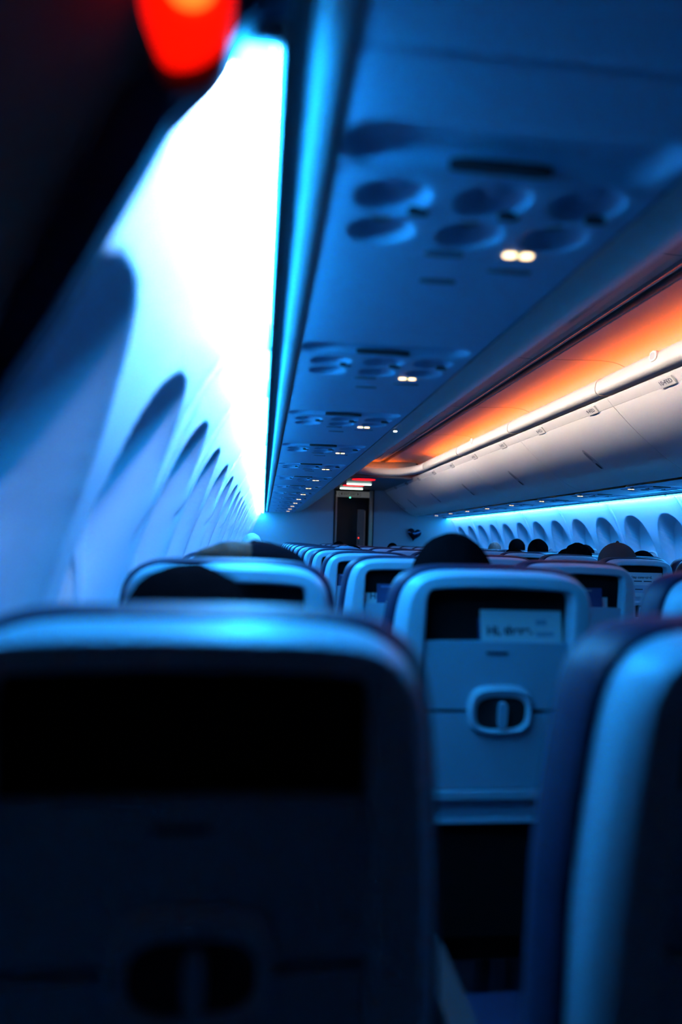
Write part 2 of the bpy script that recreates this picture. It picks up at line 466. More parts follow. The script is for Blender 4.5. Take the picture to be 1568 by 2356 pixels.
# left and right halves (gap of the track at the right of the centre line)
def sheet(bm, P, y0, y1, up=.02):
    R = [(x, z) for x, z in P] + [(x, z+up) for x, z in P[::-1]]
    poly_prism(bm, R, 'y', y0, y1)
sheet(bm, a, -1.2, YC+.12); sheet(bm, b[::-1][:-3] if False else [p for p in b if p[0] > 1.555], -1.2, YC+.12)
struct(fin('ceiling', bm, ceil_m, angle=40))
bm = bmesh.new()
poly_prism(bm, [(1.456, 1.049+H), (1.470, 1.041+H), (1.478, 1.044+H), (1.482, 1.07+H), (1.456, 1.07+H)], 'y', -1.2, YC+.1)
struct(fin('trim_3', bm, rail_m))
bm = bmesh.new()
poly_prism(bm, [(1.562, 1.05+H), (1.552, 1.040+H), (1.544, 1.043+H), (1.540, 1.07+H), (1.562, 1.07+H)], 'y', -1.2, YC+.1)
struct(fin('trim_4', bm, rail_m))
bm = bmesh.new(); box(bm, 1.48, 1.542, -1.2, YC+.1, 1.066+H, 1.085+H); struct(fin('trim_5', bm, seam_m))
bm = bmesh.new(); box(bm, 1.503, 1.510, -1.2, YC+.1, 1.058+H, 1.068+H); struct(fin('trim_6', bm, rail_m))
# ceiling panel joints: thin raised battens across the ceiling
nt_ = 7
for i, y in enumerate([.84 + 1.39*k for k in range(1, 6)]):
    P = [(x, z - .0010) for x, z in b if x > 1.555]
    bm = bmesh.new(); R = [(x, z) for x, z in P] + [(x, z+.004) for x, z in P[::-1]]; poly_prism(bm, R, 'y', y-.003, y+.003)
    struct(fin('trim_%d' % nt_, bm, grey_m)); nt_ += 1
    P = [(x, z - .0010) for x, z in a if x > 1.0]
    bm = bmesh.new(); R = [(x, z) for x, z in P] + [(x, z+.004) for x, z in P[::-1]]; poly_prism(bm, R, 'y', y-.003, y+.003)
    struct(fin('trim_%d' % nt_, bm, grey_m)); nt_ += 1
# valance tubes
VAL = [(1.00, .868), (1.050, .862), (1.090, .864), (1.111, .876), (1.117, .898), (1.110, .936), (1.090, .957), (1.06, .964), (1.03, .962)]
VALS = [(p.x, p.y) for p in catmull([(x, z, 0) for x, z in VAL], 3)]
VSEG = [-1.2] + [.84+1.39*k for k in range(0, 6)]      # ... 3.62 5.01 6.40 7.79
def make_valance(side, y0, y1, label, group, speaker=None):
    t = thing('light_valance', label, 'valance', (XC+side*.4, (y0+y1)/2, H+.87), group)
    ox, oy, oz = t.location
    for nm, ya, yb, sc in (('tube', y0+.0015, y1-.055, 0), ('tube_sleeve', y1-.055, y1-.0015, -.0035)):
        P = [Vector((x, z)) for x, z in VALS]
        P = [(p.x + (1.06-p.x)*(-sc/.06), p.y + (.92-p.y)*(-sc/.06)) for p in P]
        bm = bmesh.new(); strip_solid(bm, P, ya, yb, .004 if False else .006, side)
        for v in bm.verts: v.co -= Vector((ox, oy, oz-H))
        fin(nm, bm, val_m, t, angle=50)
    if speaker:
        x0, z0 = (1.111, .930); x = x0 if side < 0 else 2*XC-x0
        s = 1 if side < 0 else -1
        bm = bmesh.new(); rings = []
        for r, d in ((.026, -.004), (.026, .008), (.023, .012), (.001, .0125)):
            rings.append([(x-ox + s*d, speaker-oy+a, z0+H-oz+b) for a, b in superell(r*1.15, r, 2.6, N=28)])
        loft(bm, rings); k = fin('speaker_knob', bm, lip_m, t)
        bm = bmesh.new(); poly_prism(bm, superell(.020, .017, 2.6, speaker-oy, z0+H-oz, 24), 'x', x-ox+s*.0115, x-ox+s*.0135); fin('knob_face', bm, grey_m, k)
    return t
for side, nm in ((-1, 'left'), (1, 'right')):
    for i, (a_, b_) in enumerate(zip(VSEG, VSEG[1:])):
        if side > 0 and i < 1: continue
        sp = {2: 3.04, 4: 5.91}.get(i) if side > 0 else None
        make_valance(side, a_, b_, 'white rounded valance tube above the %s bins, %s length from the camera' % (nm, ORD[i]), 'valance tubes above the %s bins' % nm, sp)
# curved valance closing the vaulted ceiling at the front
path = [(1, 7.79)] ; th_ = []
bm = bmesh.new(); rings = []
ye = VSEG[-1]; rx = .33; ry = .82
Nn = 40
for k in range(Nn+1):
    ang = math.pi*k/Nn
    dx, dy = math.cos(ang), math.sin(ang)
    e = 2.6
    px_ = math.copysign(abs(dx)**(2/e), dx); py_ = abs(dy)**(2/e)
    ring = []
    prof = [(x, z) for x, z in VALS] + [(x-.012 if x > 1.03 else x, z+.004) for x, z in VALS[::-1]]
    for x, z in VALS + [(1.03, .94), (1.02, .90)]:
        off = 1.113 - x      # distance outwards from the lip
        ring.append((XC + px_*(XC-1.113+off), ye + py_*(ry+off*.8) , z + H))
    rings.append(ring)
loft(bm, rings, caps=True)
struct(fin('trim_%d' % nt_, bm, lip_m, angle=60)); nt_ += 1
# warm lamp in the left valance and orange lamp in the right one
def cove_lamp(name, x0, x1, z0, z1, m, label, y0=1.2, y1=7.9):
    t = thing(name, label, 'light', ((x0+x1)/2, (y0+y1)/2, H+z0))
    L = (y1-y0)/2; hx = (x1-x0)/2
    bxo('diffuser', (-hx, hx, -L, L, 0, z1-z0), m, t, bevel=.003 if hx > .01 else 0)
    if hx < .01: bxo('added_light_shield', (-.004, .118, -L, L, z1-z0-.001, z1-z0+.003), grey_m, t)  # unseen shield added to keep the warm light off the ceiling
    bxo('base', (-hx-.004, hx+.004, -L, L, -.012, -.001), grey_m, t)
    return t
cove_lamp('cove_light', 0.996, 1.004, .972, .988, warm_e, 'warm white strip light hidden behind the left valance')
cove_lamp('cove_light', 1.925, 1.955, .952, .964, orange_e, 'orange strip light glowing behind the right valance')
t = thing('cove_light', 'short red orange strip light closing the vault above the entry', 'light', (XC, 8.69, H+.950))
bxo('diffuser', (-.27, .27, -.012, .012, 0, .010), orange_e, t, .002); bxo('base', (-.275, .275, -.014, .014, -.012, -.001), grey_m, t)
# lower entry ceiling beyond the vault
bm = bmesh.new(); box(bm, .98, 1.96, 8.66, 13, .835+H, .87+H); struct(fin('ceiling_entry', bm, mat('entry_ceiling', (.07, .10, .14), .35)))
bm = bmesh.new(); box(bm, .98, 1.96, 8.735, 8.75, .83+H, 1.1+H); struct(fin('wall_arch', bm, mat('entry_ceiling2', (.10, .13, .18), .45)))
for k, y in enumerate((8.95, 9.98)):
    o = thing('ceiling_lamp', 'red glowing oval lamp in the dark entry ceiling, %s one' % ('nearer' if k == 0 else 'farther'), 'lamp', (1.30, y, H+.832), 'red oval lamps in the entry ceiling')
    bm = bmesh.new(); poly_prism(bm, superell(.165, .15, 2.6, N=40), 'z', -.002, .0029); fin('rim', bm, dark_m, o)
    bm = bmesh.new(); poly_prism(bm, superell(.155, .14, 2.6, N=40), 'z', -.006, -.0025); fin('lens', bm, redceil_e, o)
for k, y in enumerate((9.60, 10.45)):
    o = thing('bar_lamp', 'white bar lamp across the dark entry ceiling, %s one' % ('nearer' if k == 0 else 'farther'), 'lamp', (1.33, y, H+.832), 'white bar lamps in the entry ceiling')
    bm = bmesh.new(); poly_prism(bm, superell(.185, .030, 6, N=40), 'z', -.004, .0029); fin('housing', bm, grey_m, o)
    bm = bmesh.new(); poly_prism(bm, superell(.175, .020, 6, N=40), 'z', -.022, -.0045); fin('tube', bm, bar_e, o)

# ------------------------------------------------------------------ front bulkhead with doorway
DX0, DX1, DZ = 1.10, 1.745, .775
bm = bmesh.new()
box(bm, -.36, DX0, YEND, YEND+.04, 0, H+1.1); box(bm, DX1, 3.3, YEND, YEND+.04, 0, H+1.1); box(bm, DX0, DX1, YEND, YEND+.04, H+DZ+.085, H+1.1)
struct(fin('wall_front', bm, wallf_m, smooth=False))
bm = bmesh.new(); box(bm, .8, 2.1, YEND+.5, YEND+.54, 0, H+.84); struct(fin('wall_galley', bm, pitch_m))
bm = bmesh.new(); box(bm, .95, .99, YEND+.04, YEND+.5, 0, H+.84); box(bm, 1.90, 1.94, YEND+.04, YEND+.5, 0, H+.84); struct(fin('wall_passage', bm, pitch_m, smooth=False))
door = thing('door_frame', 'dark metal doorway frame in the front bulkhead with bronze right post', 'door frame', ((DX0+DX1)/2, YEND, 0))
def dpart(nm, x0, x1, y0, y1, z0, z1, m, bevel=.003, par=None):
    cx = (DX0+DX1)/2; return bxo(nm, (x0-cx, x1-cx, y0-YEND, y1-YEND, z0, z1), m, par or door, bevel)
dpart('left_post', DX0, DX0+.025, YEND-.02, YEND+.05, .001, H+DZ+.08, dark_m)
dpart('left_inner_post', DX0+.028, DX0+.055, YEND-.01, YEND+.04, .001, H+DZ-.03, mat('dull_bronze', (.30, .24, .2), .4, .3))
dpart('right_post', DX1-.075, DX1-.018, YEND-.025, YEND+.05, .001, H+DZ+.05, bronze_m, .008)
dpart('outer_post', DX1-.017, DX1, YEND-.02, YEND+.05, .001, H+DZ+.08, dark_m)
dpart('top_rail', DX0+.026, DX1-.076, YEND-.015, YEND+.05, H+DZ+.052, H+DZ+.084, dark_m)
hs = thing('header_sign', 'grey sign panel with rounded outline above the dark doorway', 'sign', (1.385, YEND-.012, H+.755))
bxo('sign_panel', (-.250, .285, -.004, .004, -.047, .047), mat('sign_grey', (.36, .34, .31), .5, emit=(.36, .34, .28), es=.12), hs, .003)  # weak emission lifts the grey panel colour
bm = bmesh.new()
ro = superell(.178, .034, 6, -.035, 0, 48); ri = superell(.172, .029, 6, -.035, 0, 48)
A = [bm.verts.new((p[0], -.0055, p[1])) for p in ro]; B_ = [bm.verts.new((p[0], -.0055, p[1])) for p in ri]
for i in range(48): bm.faces.new((A[i], A[(i+1) % 48], B_[(i+1) % 48], B_[i]))
bmesh.ops.solidify(bm, geom=bm.faces[:], thickness=.001)
sgi = mat('sign_ink', (.10, .06, .04), .6)
fin('outline', bm, sgi, hs)
me = text_mesh('\u25c0 EXIT EXIT \u25b6', .046, .0005, .001); me.transform(Matrix.Translation((-.035, -.0055, 0)) @ Matrix.Rotation(math.pi/2, 4, 'X')); link_mesh('sign_writing', me, hs, sgi, smooth=False)
o = thing('indicator_light', 'small green indicator light under the sign above the doorway', 'indicator light', (1.355, YEND-.02, H+.702))
bm = bmesh.new(); bmesh.ops.create_uvsphere(bm, u_segments=16, v_segments=10, radius=.011); fin('lens', bm, green_e, o)
bm = bmesh.new(); poly_prism(bm, superell(.015, .015, N=20), 'y', .004, .012); fin('bezel', bm, dark_m, o)
gp = thing('galley_panel', 'grey brown upright panel with small red light inside the doorway', 'panel', (1.545, YEND+.03, 0))
bxo('panel', (-.055, .055, 0, .03, .001, H+.52), mat('galley_grey', (.05, .04, .035), .5, emit=(.13, .11, .09), es=.03), gp, .004)  # faint emission puts light into the panel colour, it is no lamp
bxo('panel_edge', (.057, .075, 0, .03, .001, H+.50), mat('galley_grey2', (.08, .06, .045), .5, emit=(.15, .11, .07), es=.08), gp, .003)  # edge brightened by its own emission in place of light
bm = bmesh.new(); bmesh.ops.create_uvsphere(bm, u_segments=14, v_segments=8, radius=.011); bmesh.ops.translate(bm, vec=(-.03, -.006, H+.062), verts=bm.verts); fin('red_light', bm, red_e, gp)
for zz in (.0, -.035, .12):
    bxo('switch', (-.040, -.018, -.006, -.001, H+zz, H+zz+.022), dark_m, gp, .002)

# heart balloon on the right front bulkhead
hb = thing('heart_decoration', 'shiny dark blue heart shaped foil decoration on the right front bulkhead', 'decoration', (2.405, YEND-.045, H+.150))
def heart(s, N=48):
    out = []
    for i in range(N):
        t = 2*math.pi*i/N
        out.append((s*16*math.sin(t)**3/17, s*(13*math.cos(t)-5*math.cos(2*t)-2*math.cos(3*t)-math.cos(4*t))/17))
    return out
bm = bmesh.new(); rings = []
for k in range(0, 11):
    a = -math.pi/2 + math.pi*k/10; r = max(.03, math.cos(a)); yy = .040*math.sin(a)
    rings.append([(p[0], yy, p[1]) for p in heart(.122*r**.6)])
loft(bm, rings); fin('foil_body', bm, balloon_m, hb, angle=60)
bxo('mounting_tab', (-.02, .02, .036, .044, -.02, .02), dark_m, hb, .002)
hb.rotation_euler = (0, math.radians(9), 0)

# ------------------------------------------------------------------ seats
OUT = [(0, 0), (.09, .0015), (.137, .007), (.165, .020), (.182, .040), (.192, .07), (.200, .13), (.207, .22), (.212, .35), (.215, .5), (.215, .74)]
INN = [(0, .034), (.085, .036), (.128, .039), (.138, .043), (.1425, .052), (.144, .07), (.1445, .13), (.146, .22), (.149, .35), (.151, .5), (.151, .74)]
def ring_pts(T, k=4):
    R = [Vector((p[0], p[1], 0)) for p in T]; s = catmull(R, k)
    right = [(p.x, p.y) for p in s]; return [(-x, d) for x, d in right[:0:-1]] + right
OUTS, INNS = ring_pts(OUT), ring_pts(INN)
ST = 1.152
def tl(d): return d*.11        # recline: lower down lies further forward
def sheetxy(bm, pts, y0, y1):
    """outline in (x,d) to prism following the recline"""
    A = [bm.verts.new((x, y0+tl(d), ST-d)) for x, d in pts]; B_ = [bm.verts.new((x, y1+tl(d), ST-d)) for x, d in pts]
    n = len(pts)
    for i in range(n): bm.faces.new((A[i], A[(i+1) % n], B_[(i+1) % n], B_[i]))
    bm.faces.new(A[::-1]); bm.faces.new(B_)
def rect(x0, x1, d0, d1, r=.01):
    out = []
    for cx, cy, a0 in ((x1-r, d0+r, -90), (x1-r, d1-r, 0), (x0+r, d1-r, 90), (x0+r, d0+r, 180)):
        for k in range(4):
            a = math.radians(a0 + 30*k); out.append((cx + r*math.cos(a), cy + r*math.sin(a)))
    return out
SEATP = {}
def make_seat():
    t = thing('aircraft_seat', 'x', 'seat', (0, 0, 0))
    # shell frame: swept U section
    bm = bmesh.new()
    sec = [(0, .050, 0), (0, .030, 0), (0, .016, .03), (0, .003, .13), (0, -.005, .25), (0, -.0078, .31), (0, -.009, .55), (0, -.009, .86), (0, -.005, .96), (0, .003, 1.0), (0, .028, 1.0)]
    rings = []
    for _, yy, f in sec:
        rings.append([(o_[0]+(i_[0]-o_[0])*f, yy + tl(o_[1]+(i_[1]-o_[1])*f), ST-(o_[1]+(i_[1]-o_[1])*f)) for o_, i_ in zip(OUTS, INNS)])
    loft(bm, rings, closed=False)
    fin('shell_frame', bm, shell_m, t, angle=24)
    # pocket back
    bm = bmesh.new(); sheetxy(bm, [(x*1.03, d) for x, d in INNS if d <= .24] , .026, .034); fin('literature_pocket', bm, pocket_m, t)
    # cover panel under the pocket
    bm = bmesh.new(); pts = [(-.1435, .140), (-.1, .1385), (0, .138), (.1, .1385), (.1435, .140), (.1465, .272), (-.1465, .272)]
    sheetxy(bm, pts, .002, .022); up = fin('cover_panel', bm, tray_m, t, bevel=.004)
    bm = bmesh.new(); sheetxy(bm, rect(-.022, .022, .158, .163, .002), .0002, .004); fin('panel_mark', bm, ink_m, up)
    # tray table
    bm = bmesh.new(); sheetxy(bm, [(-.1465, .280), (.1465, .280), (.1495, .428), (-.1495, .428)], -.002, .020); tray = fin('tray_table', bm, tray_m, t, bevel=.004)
    bm = bmesh.new(); sheetxy(bm, rect(-.1475, .1475, .432, .448, .005), -.010, .020); fin('tray_ledge', bm, shell_m, tray)
    bm = bmesh.new(); sheetxy(bm, rect(-.150, .150, .455, .485, .004), .004, .022); fin('lower_panel', bm, tray_m, t)
    bm = bmesh.new(); sheetxy(bm, rect(-.150, .150, .489, .498, .003), -.006, .020); fin('lower_bar', bm, shell_m, t)
    bm = bmesh.new(); sheetxy(bm, [(-.151, .502), (.151, .502), (.151, .74), (-.151, .74)], .010, .030); fin('seat_pocket', bm, pocket_m, t, bevel=.004)
    bm = bmesh.new(); sheetxy(bm, rect(-.14, .14, .235, .74, .004), .034, .046); fin('back_pan', bm, dark_m, t)
    # latch
    bm = bmesh.new(); N = 48
    o1 = superell(.064, .049, 3.2, .010, .272, N); i1 = superell(.050, .032, 3.0, .012, .277, N); m1 = superell(.058, .042, 3.2, .011, .273, N)
    def rr(P, y): return [(x, y+tl(d), ST-d) for x, d in P]
    loft(bm, [rr(o1, .002), rr(o1, -.006), rr(m1, -.013), rr(i1, -.008), rr(i1, .001)], caps=False)
    lt = fin('latch_housing', bm, shell_m, t, angle=50)
    bm = bmesh.new(); sheetxy(bm, superell(.051, .033, 3, .012, .277, 32), -.0035, .001); fin('latch_recess', bm, dark_m, lt)
    bm = bmesh.new(); sheetxy(bm, superell(.0085, .026, 3.5, .014, .281, 24), -.014, -.003); fin('turn_latch', bm, tray_m, lt)
    # upholstered back: cushion in front of the shell, slightly larger
    bm = bmesh.new()
    def cush(s, ins, off): return [(x*s if abs(x) > .01 else x, d - ins) for x, d in OUTS if d < .72]
    rings = []
    for s, ins, y in ((1.0, -.004, .048), (1.045, .004, .050), (1.065, .008, .062), (1.065, .009, .095), (1.04, .004, .122), (.96, -.012, .135)):
        rings.append([(x*s, y + tl(d) - (.0 if d < .25 else min(.02, (d-.25)*.1)), ST-d+ins) for x, d in OUTS if d < .76])
    R = loft(bm, rings, closed=False)
    bm.faces.new([v for v in R[-1]]); bm.faces.new([v for v in R[0][::-1]])
    bk = fin('back_cushion', bm, leather_m, t, angle=50)
    bm = bmesh.new(); pts = [(x*.80, d) for x, d in OUTS if d < .2]
    sheetxy(bm, [(x*.86, d*.95+.012) for x, d in OUTS if d < .2], .128, .150); fin('headrest', bm, leather_m, t, bevel=.008)
    # seat cushion, pan, arms, legs
    bxo('seat_cushion', (-.225, .225, .20, .62, .37, .455), leather_m, t, .02)
    bxo('seat_pan', (-.22, .22, .17, .60, .32, .368), dark_m, t, .008)
    for s in (-1, 1):
        bm = bmesh.new(); box(bm, s*.236-.018, s*.236+.018, .13, .50, .60, .635); box(bm, s*.236-.012, s*.236+.012, .15, .20, .45, .60)
        fin('armrest', bm, dark_m, t, bevel=.006)
    for s in (-1, 1):
        bm = bmesh.new(); pts = [(.22, .0), (.26, .0), (.33, .32), (.27, .32)]
        poly_prism(bm, pts, 'x', s*.15-.014, s*.15+.014); pts = [(.50, 0), (.54, 0), (.50, .32), (.45, .32)]
        poly_prism(bm, pts, 'x', s*.15-.013, s*.15+.013); fin('leg', bm, metal_m, t, bevel=.003)
    return t
seat0 = make_seat()
LX = {'window': -.062, 'middle': .460, 'aisle': 1.00}
RX = {'aisle': 2.00, 'middle': 2.485, 'window': 2.965}
RX = {'aisle': 2.00, 'middle': 2.475, 'window': 2.935}
LYS = [.525] + [1.275 + .785*i for i in range(12)]
LYS = [y for y in LYS if y < 10.2]
RYS = [3.43 + .783*k for k in range(9)]
first = True
SEATS = {}
for blk, cols, ys in (('left', LX, LYS), ('right', RX, RYS)):
    for r, y in enumerate(ys):
        for c, x in cols.items():
            yy = y; xx = x
            if blk == 'left' and r == 0:
                if c == 'aisle': continue
                xx = {'window': -.055, 'middle': .495}[c]
            if blk == 'left' and r == 1 and c == 'aisle': xx, yy = 1.03, y+.02
            lab = 'pale shelled %s seat, %s row of the %s block counted from the camera' % (c, ORD[r], blk)
            grp = '%s seats of the %s block' % (c, blk)
            if first: seat0.location = (xx, yy, 0); seat0['label'] = lab; seat0['group'] = grp; s_ = seat0; first = False
            else: s_ = dup(seat0, (xx, yy, 0), lab, grp)
            s_.scale = (1, 1, .983 if blk == 'left' and r == 0 else 1)
            SEATS[(blk, r, c)] = (xx, yy)

# cards in the literature pockets
def card(name, seat, x0, x1, d0, d1, m, label, texts, y=.016, tilt=0.0, bars=None):
    xx, yy = SEATS[seat]
    cx, cd_ = (x0+x1)/2, (d0+d1)/2
    t = thing(name, label, 'card', (xx+cx, yy + y + tl(cd_), ST-cd_))
    B = Matrix.Rotation(math.pi/2 - .11, 4, 'X') @ Matrix.Rotation(tilt, 4, 'Z')
    bm = bmesh.new(); box(bm, x0-cx, x1-cx, d0-cd_, d1-cd_, -.001, .0, M=B); fin('sheet', bm, m, t)
    for txt, tx, ty, size, tm, bold in texts:
        me = text_mesh(txt, size, .0002, bold); me.transform(B @ Matrix.Translation((tx, ty, .0006))); link_mesh('writing', me, t, tm, smooth=False)
    for bx0, bx1, by0, by1, bmx in (bars or []):
        bm = bmesh.new(); box(bm, bx0, bx1, by0, by1, .0001, .0007, M=B); fin('printed_bar', bm, bmx, t)
    return t
card('welcome_card', ('left', 1, 'middle'), -.030, .136, .072, .175, paper_m, 'white card reading Hi, there. in the nearest middle seat pocket',
     [('Hi, there.', -.024, .006, .0245, ink_m, .0007)], bars=[(.030, .052, .016, .026, mat('pale_blue_print', (.22, .36, .48), .5)), (.030, .066, -.006, .002, mat('pale_blue_print', (.22, .36, .48), .5))], tilt=.03)
card('pocket_booklet', ('left', 1, 'middle'), -.034, .134, .063, .170, navycard_m, 'dark booklet standing right behind the white Hi, there. card', [], y=.021, tilt=.03)
card('safety_card', ('left', 2, 'middle'), -.105, .030, .070, .18, navycard_m, 'dark blue safety card numbered 737 in the third row middle seat pocket',
     [('737', -.026, -.016, .021, inkw_m, .0004)], bars=[(-.055, .0, .034, .040, mat('faint_print', (.1, .2, .4), .5))])
card('welcome_card', ('left', 2, 'middle'), -.140, .0, .082, .18, paper_m, 'white card reading Hi, there. behind the blue card, third row middle seat',
     [('Hi, there.', -.004, .012, .027, ink_m, .0005)], y=.021)
card('safety_card', ('left', 3, 'middle'), -.140, .0, .080, .19, navycard_m, 'dark blue safety card numbered 737 in the fourth row middle seat pocket',
     [('737', -.034, -.022, .023, inkw_m, .0004)], bars=[(-.060, .0, .036, .043, mat('faint_print', (.1, .2, .4), .5))])
card('pocket_booklet', ('left', 2, 'aisle'), -.060, .088, .066, .18, navycard_m, 'dark booklet in the third row aisle seat pocket of the left block', [], bars=[(-.06, .04, .034, .039, grey_m)])
card('pocket_card', ('left', 2, 'aisle'), -.05, .108, .080, .18, paper_m, 'pale card edge behind the dark booklet in the third row aisle seat', [], y=.021, tilt=-.05)
card('wifi_card', ('right', 0, 'aisle'), -.115, .140, .070, .20, paper_m, 'white card ending in connected. in the right block aisle seat pocket',
     [('Stay connected.', .010, .038, .0185, ink_m, .0005)], bars=[(x, x+.045, .014, .020, ink_m) for x in (-.09, -.035, .02, .075)], y=.012)
# little outlet with indicator beside third row
t = thing('seat_outlet', 'small pale outlet box with tiny light beside the second row seats', 'outlet', (.205, 2.30, ST-.27))
bxo('outlet_box', (-.018, .018, -.01, .02, -.08, .05), shell_m, t, .004)
for zz in (.03, .01, -.012): bxo('socket_hole', (-.004, .004, -.012, -.0095, zz, zz+.008), dark_m, t)
bm = bmesh.new(); bmesh.ops.create_uvsphere(bm, u_segments=10, v_segments=6, radius=.0028); bmesh.ops.translate(bm, vec=(.006, -.011, -.045), verts=bm.verts); fin('indicator', bm, spot_e, t)
bxo('bracket', (-.012, .012, .02, .06, -.06, .03), dark_m, t, .003)

# ------------------------------------------------------------------ people
def skin_mesh(chains, subdiv=1):
    """chains: list of ((x,y,z,r),...) sharing start points by coordinate"""
    verts = []; rad = []; edges = []; idx = {}
    def vid(p):
        k = tuple(round(c, 4) for c in p[:3])
        if k not in idx: idx[k] = len(verts); verts.append(p[:3]); rad.append(p[3])
        return idx[k]
    for ch in chains:
        ids = [vid(p) for p in ch]
        edges += list(zip(ids, ids[1:]))
    me = bpy.data.meshes.new('skin'); me.from_pydata(verts, edges, [])
    o = bpy.data.objects.new('skin', me); C.objects.link(o)
    md = o.modifiers.new('s', 'SKIN')
    for i, r in enumerate(rad): me.skin_vertices[0].data[i].radius = (r, r)
    me.skin_vertices[0].data[0].use_root = True
    sd = o.modifiers.new('d', 'SUBSURF'); sd.levels = subdiv
    dg = bpy.context.evaluated_depsgraph_get(); dg.update()
    out = bpy.data.meshes.new_from_object(o.evaluated_get(dg))
    bpy.data.objects.remove(o); return out
def remesh(meshes, voxel, name):
    bm = bmesh.new()
    for me in meshes: bm.from_mesh(me)
    tmp = bpy.data.meshes.new(name); bm.to_mesh(tmp); bm.free()
    o = bpy.data.objects.new(name, tmp); C.objects.link(o)
    md = o.modifiers.new('r', 'REMESH'); md.mode = 'VOXEL'; md.voxel_size = voxel; md.use_smooth_shade = True
    sm = o.modifiers.new('s', 'SMOOTH'); sm.iterations = 2; sm.factor = .5
    dg = bpy.context.evaluated_depsgraph_get(); dg.update()
    out = bpy.data.meshes.new_from_object(o.evaluated_get(dg)); out.name = name
    bpy.data.objects.remove(o); return out
def ell(cx, cy, cz_, rx, ry, rz, seg=24, fn=None):
    bm = bmesh.new(); bmesh.ops.create_uvsphere(bm, u_segments=seg, v_segments=seg//2+2, radius=1)
    for v in bm.verts:
        d = v.co.copy(); v.co = Vector((cx+d.x*rx, cy+d.y*ry, cz_+d.z*rz))
        if fn: v.co = fn(v.co, d)
    me = bpy.data.meshes.new('e'); bm.to_mesh(me); bm.free(); return me
# head centre sits at local (0,.0,0); body hangs below it. origin of a person = pelvis on the cushion
HZ = .635     # head centre above the cushion
def head_meshes(o=(0, .0, HZ)):
    x, y, z = o
    def shape(p, d):
        # narrow the jaw, flatten the face
        k = max(0, -d.z)
        p.x = x + (p.x-x)*(1-.28*k); p.y = y + (p.y-y)*(1-.18*k) + .012*k
        return p
    L = [ell(x, y, z, .077, .097, .118, 28, shape),
         ell(x, y+.096, z-.018, .013, .020, .022, 12),            # nose
         ell(x, y+.082, z-.060, .026, .012, .010, 12),            # lips
         ell(x, y+.072, z-.098, .026, .020, .018, 12),            # chin
         ell(x-.030, y+.080, z+.022, .020, .012, .008, 12), ell(x+.030, y+.080, z+.022, .020, .012, .008, 12),   # brow
         ell(x-.080, y+.002, z-.010, .011, .020, .032, 12), ell(x+.080, y+.002, z-.010, .011, .020, .032, 12)]   # ears
    return L
def hand_chains(w, d, up, s):
    """wrist w, direction d, palm normal up, s = thumb side sign"""
    w = Vector(w); d = Vector(d).normalized(); n = Vector(up).normalized(); q = d.cross(n).normalized()*s
    palm = w + d*.045; ch = []
    wr = (*w, .024)
    pc = (*palm, .029)
    ch.append((wr, pc))
    for k, (off, ln) in enumerate(((.028, .068), (.009, .078), (-.010, .072), (-.027, .056))):
        b = w + d*.078 + q*off; c1 = b + d*ln*.45 - n*.006; c2 = c1 + d*ln*.3 - n*ln*.22; c3 = c2 + d*ln*.12 - n*ln*.25
        ch.append((pc, (*b, .0105), (*c1, .0095), (*c2, .0088), (*c3, .0075)))
    b = w + d*.022 + q*.030; c1 = b + d*.028 + q*.020 - n*.004; c2 = c1 + d*.026 + q*.004 - n*.008
    ch.append((pc, (*b, .013), (*c1, .0115), (*c2, .0095)))
    return ch
def body_chains(arm=None):
    P = (0, .05, .06, .125)
    ch = [(P, (0, .03, .20, .120), (0, .0, .34, .135), (0, -.01, .44, .105), (0, -.01, .50, .052), (0, 0, .575 if not arm else .52, .052))]
    chest = (0, -.01, .44, .105)
    for s in (-1, 1):
        if arm and s == arm[0]:
            sh, el, wr = arm[1], arm[2], arm[3]
        else:
            sh, el, wr = (s*.150, -.01, .43, .055), (s*.170, .02, .19, .040), (s*.10, .24, .13, .028)
        mid = tuple((a+b)/2 for a, b in zip(el, wr))
        ch.append((chest, sh, tuple((a+b)/2 for a, b in zip(sh, el)), el, mid, wr))
        d = Vector(arm[4]) if arm and s == arm[0] else Vector(wr[:3])-Vector(el[:3])
        ch += hand_chains(wr[:3], d, (0, 0, 1), -s)
        ch.append((P, (s*.09, .12, .055, .085), (s*.11, .45, .05, .062), (s*.11, .48, -.12, .052), (s*.11, .48, -.36, .036), (s*.115, .57, -.40, .030)))
    return ch
body_me = remesh([skin_mesh(body_chains())] + head_meshes(), .008, 'body')
def clothes_me(arm=None, name='clothes'):
    ch = []
    for c in body_chains(arm)[:]:
        if len(c) in (6,):   # torso has 6, arms 6, legs 6
            c = [(p[0], p[1], p[2], p[3]+.010) for p in c]
            c = c[:-1] if c[0][2] < .1 and abs(c[1][0]) > .01 else (c[:4] + [] if abs(c[1][0]) < .01 else c[:-1] + [tuple(a*.97+b*.03 for a, b in zip(c[-1], c[-2]))])
            ch.append(tuple(c))
    return remesh([skin_mesh(ch)], .011, name)
cl_me = clothes_me()
rnd = random.Random(3)
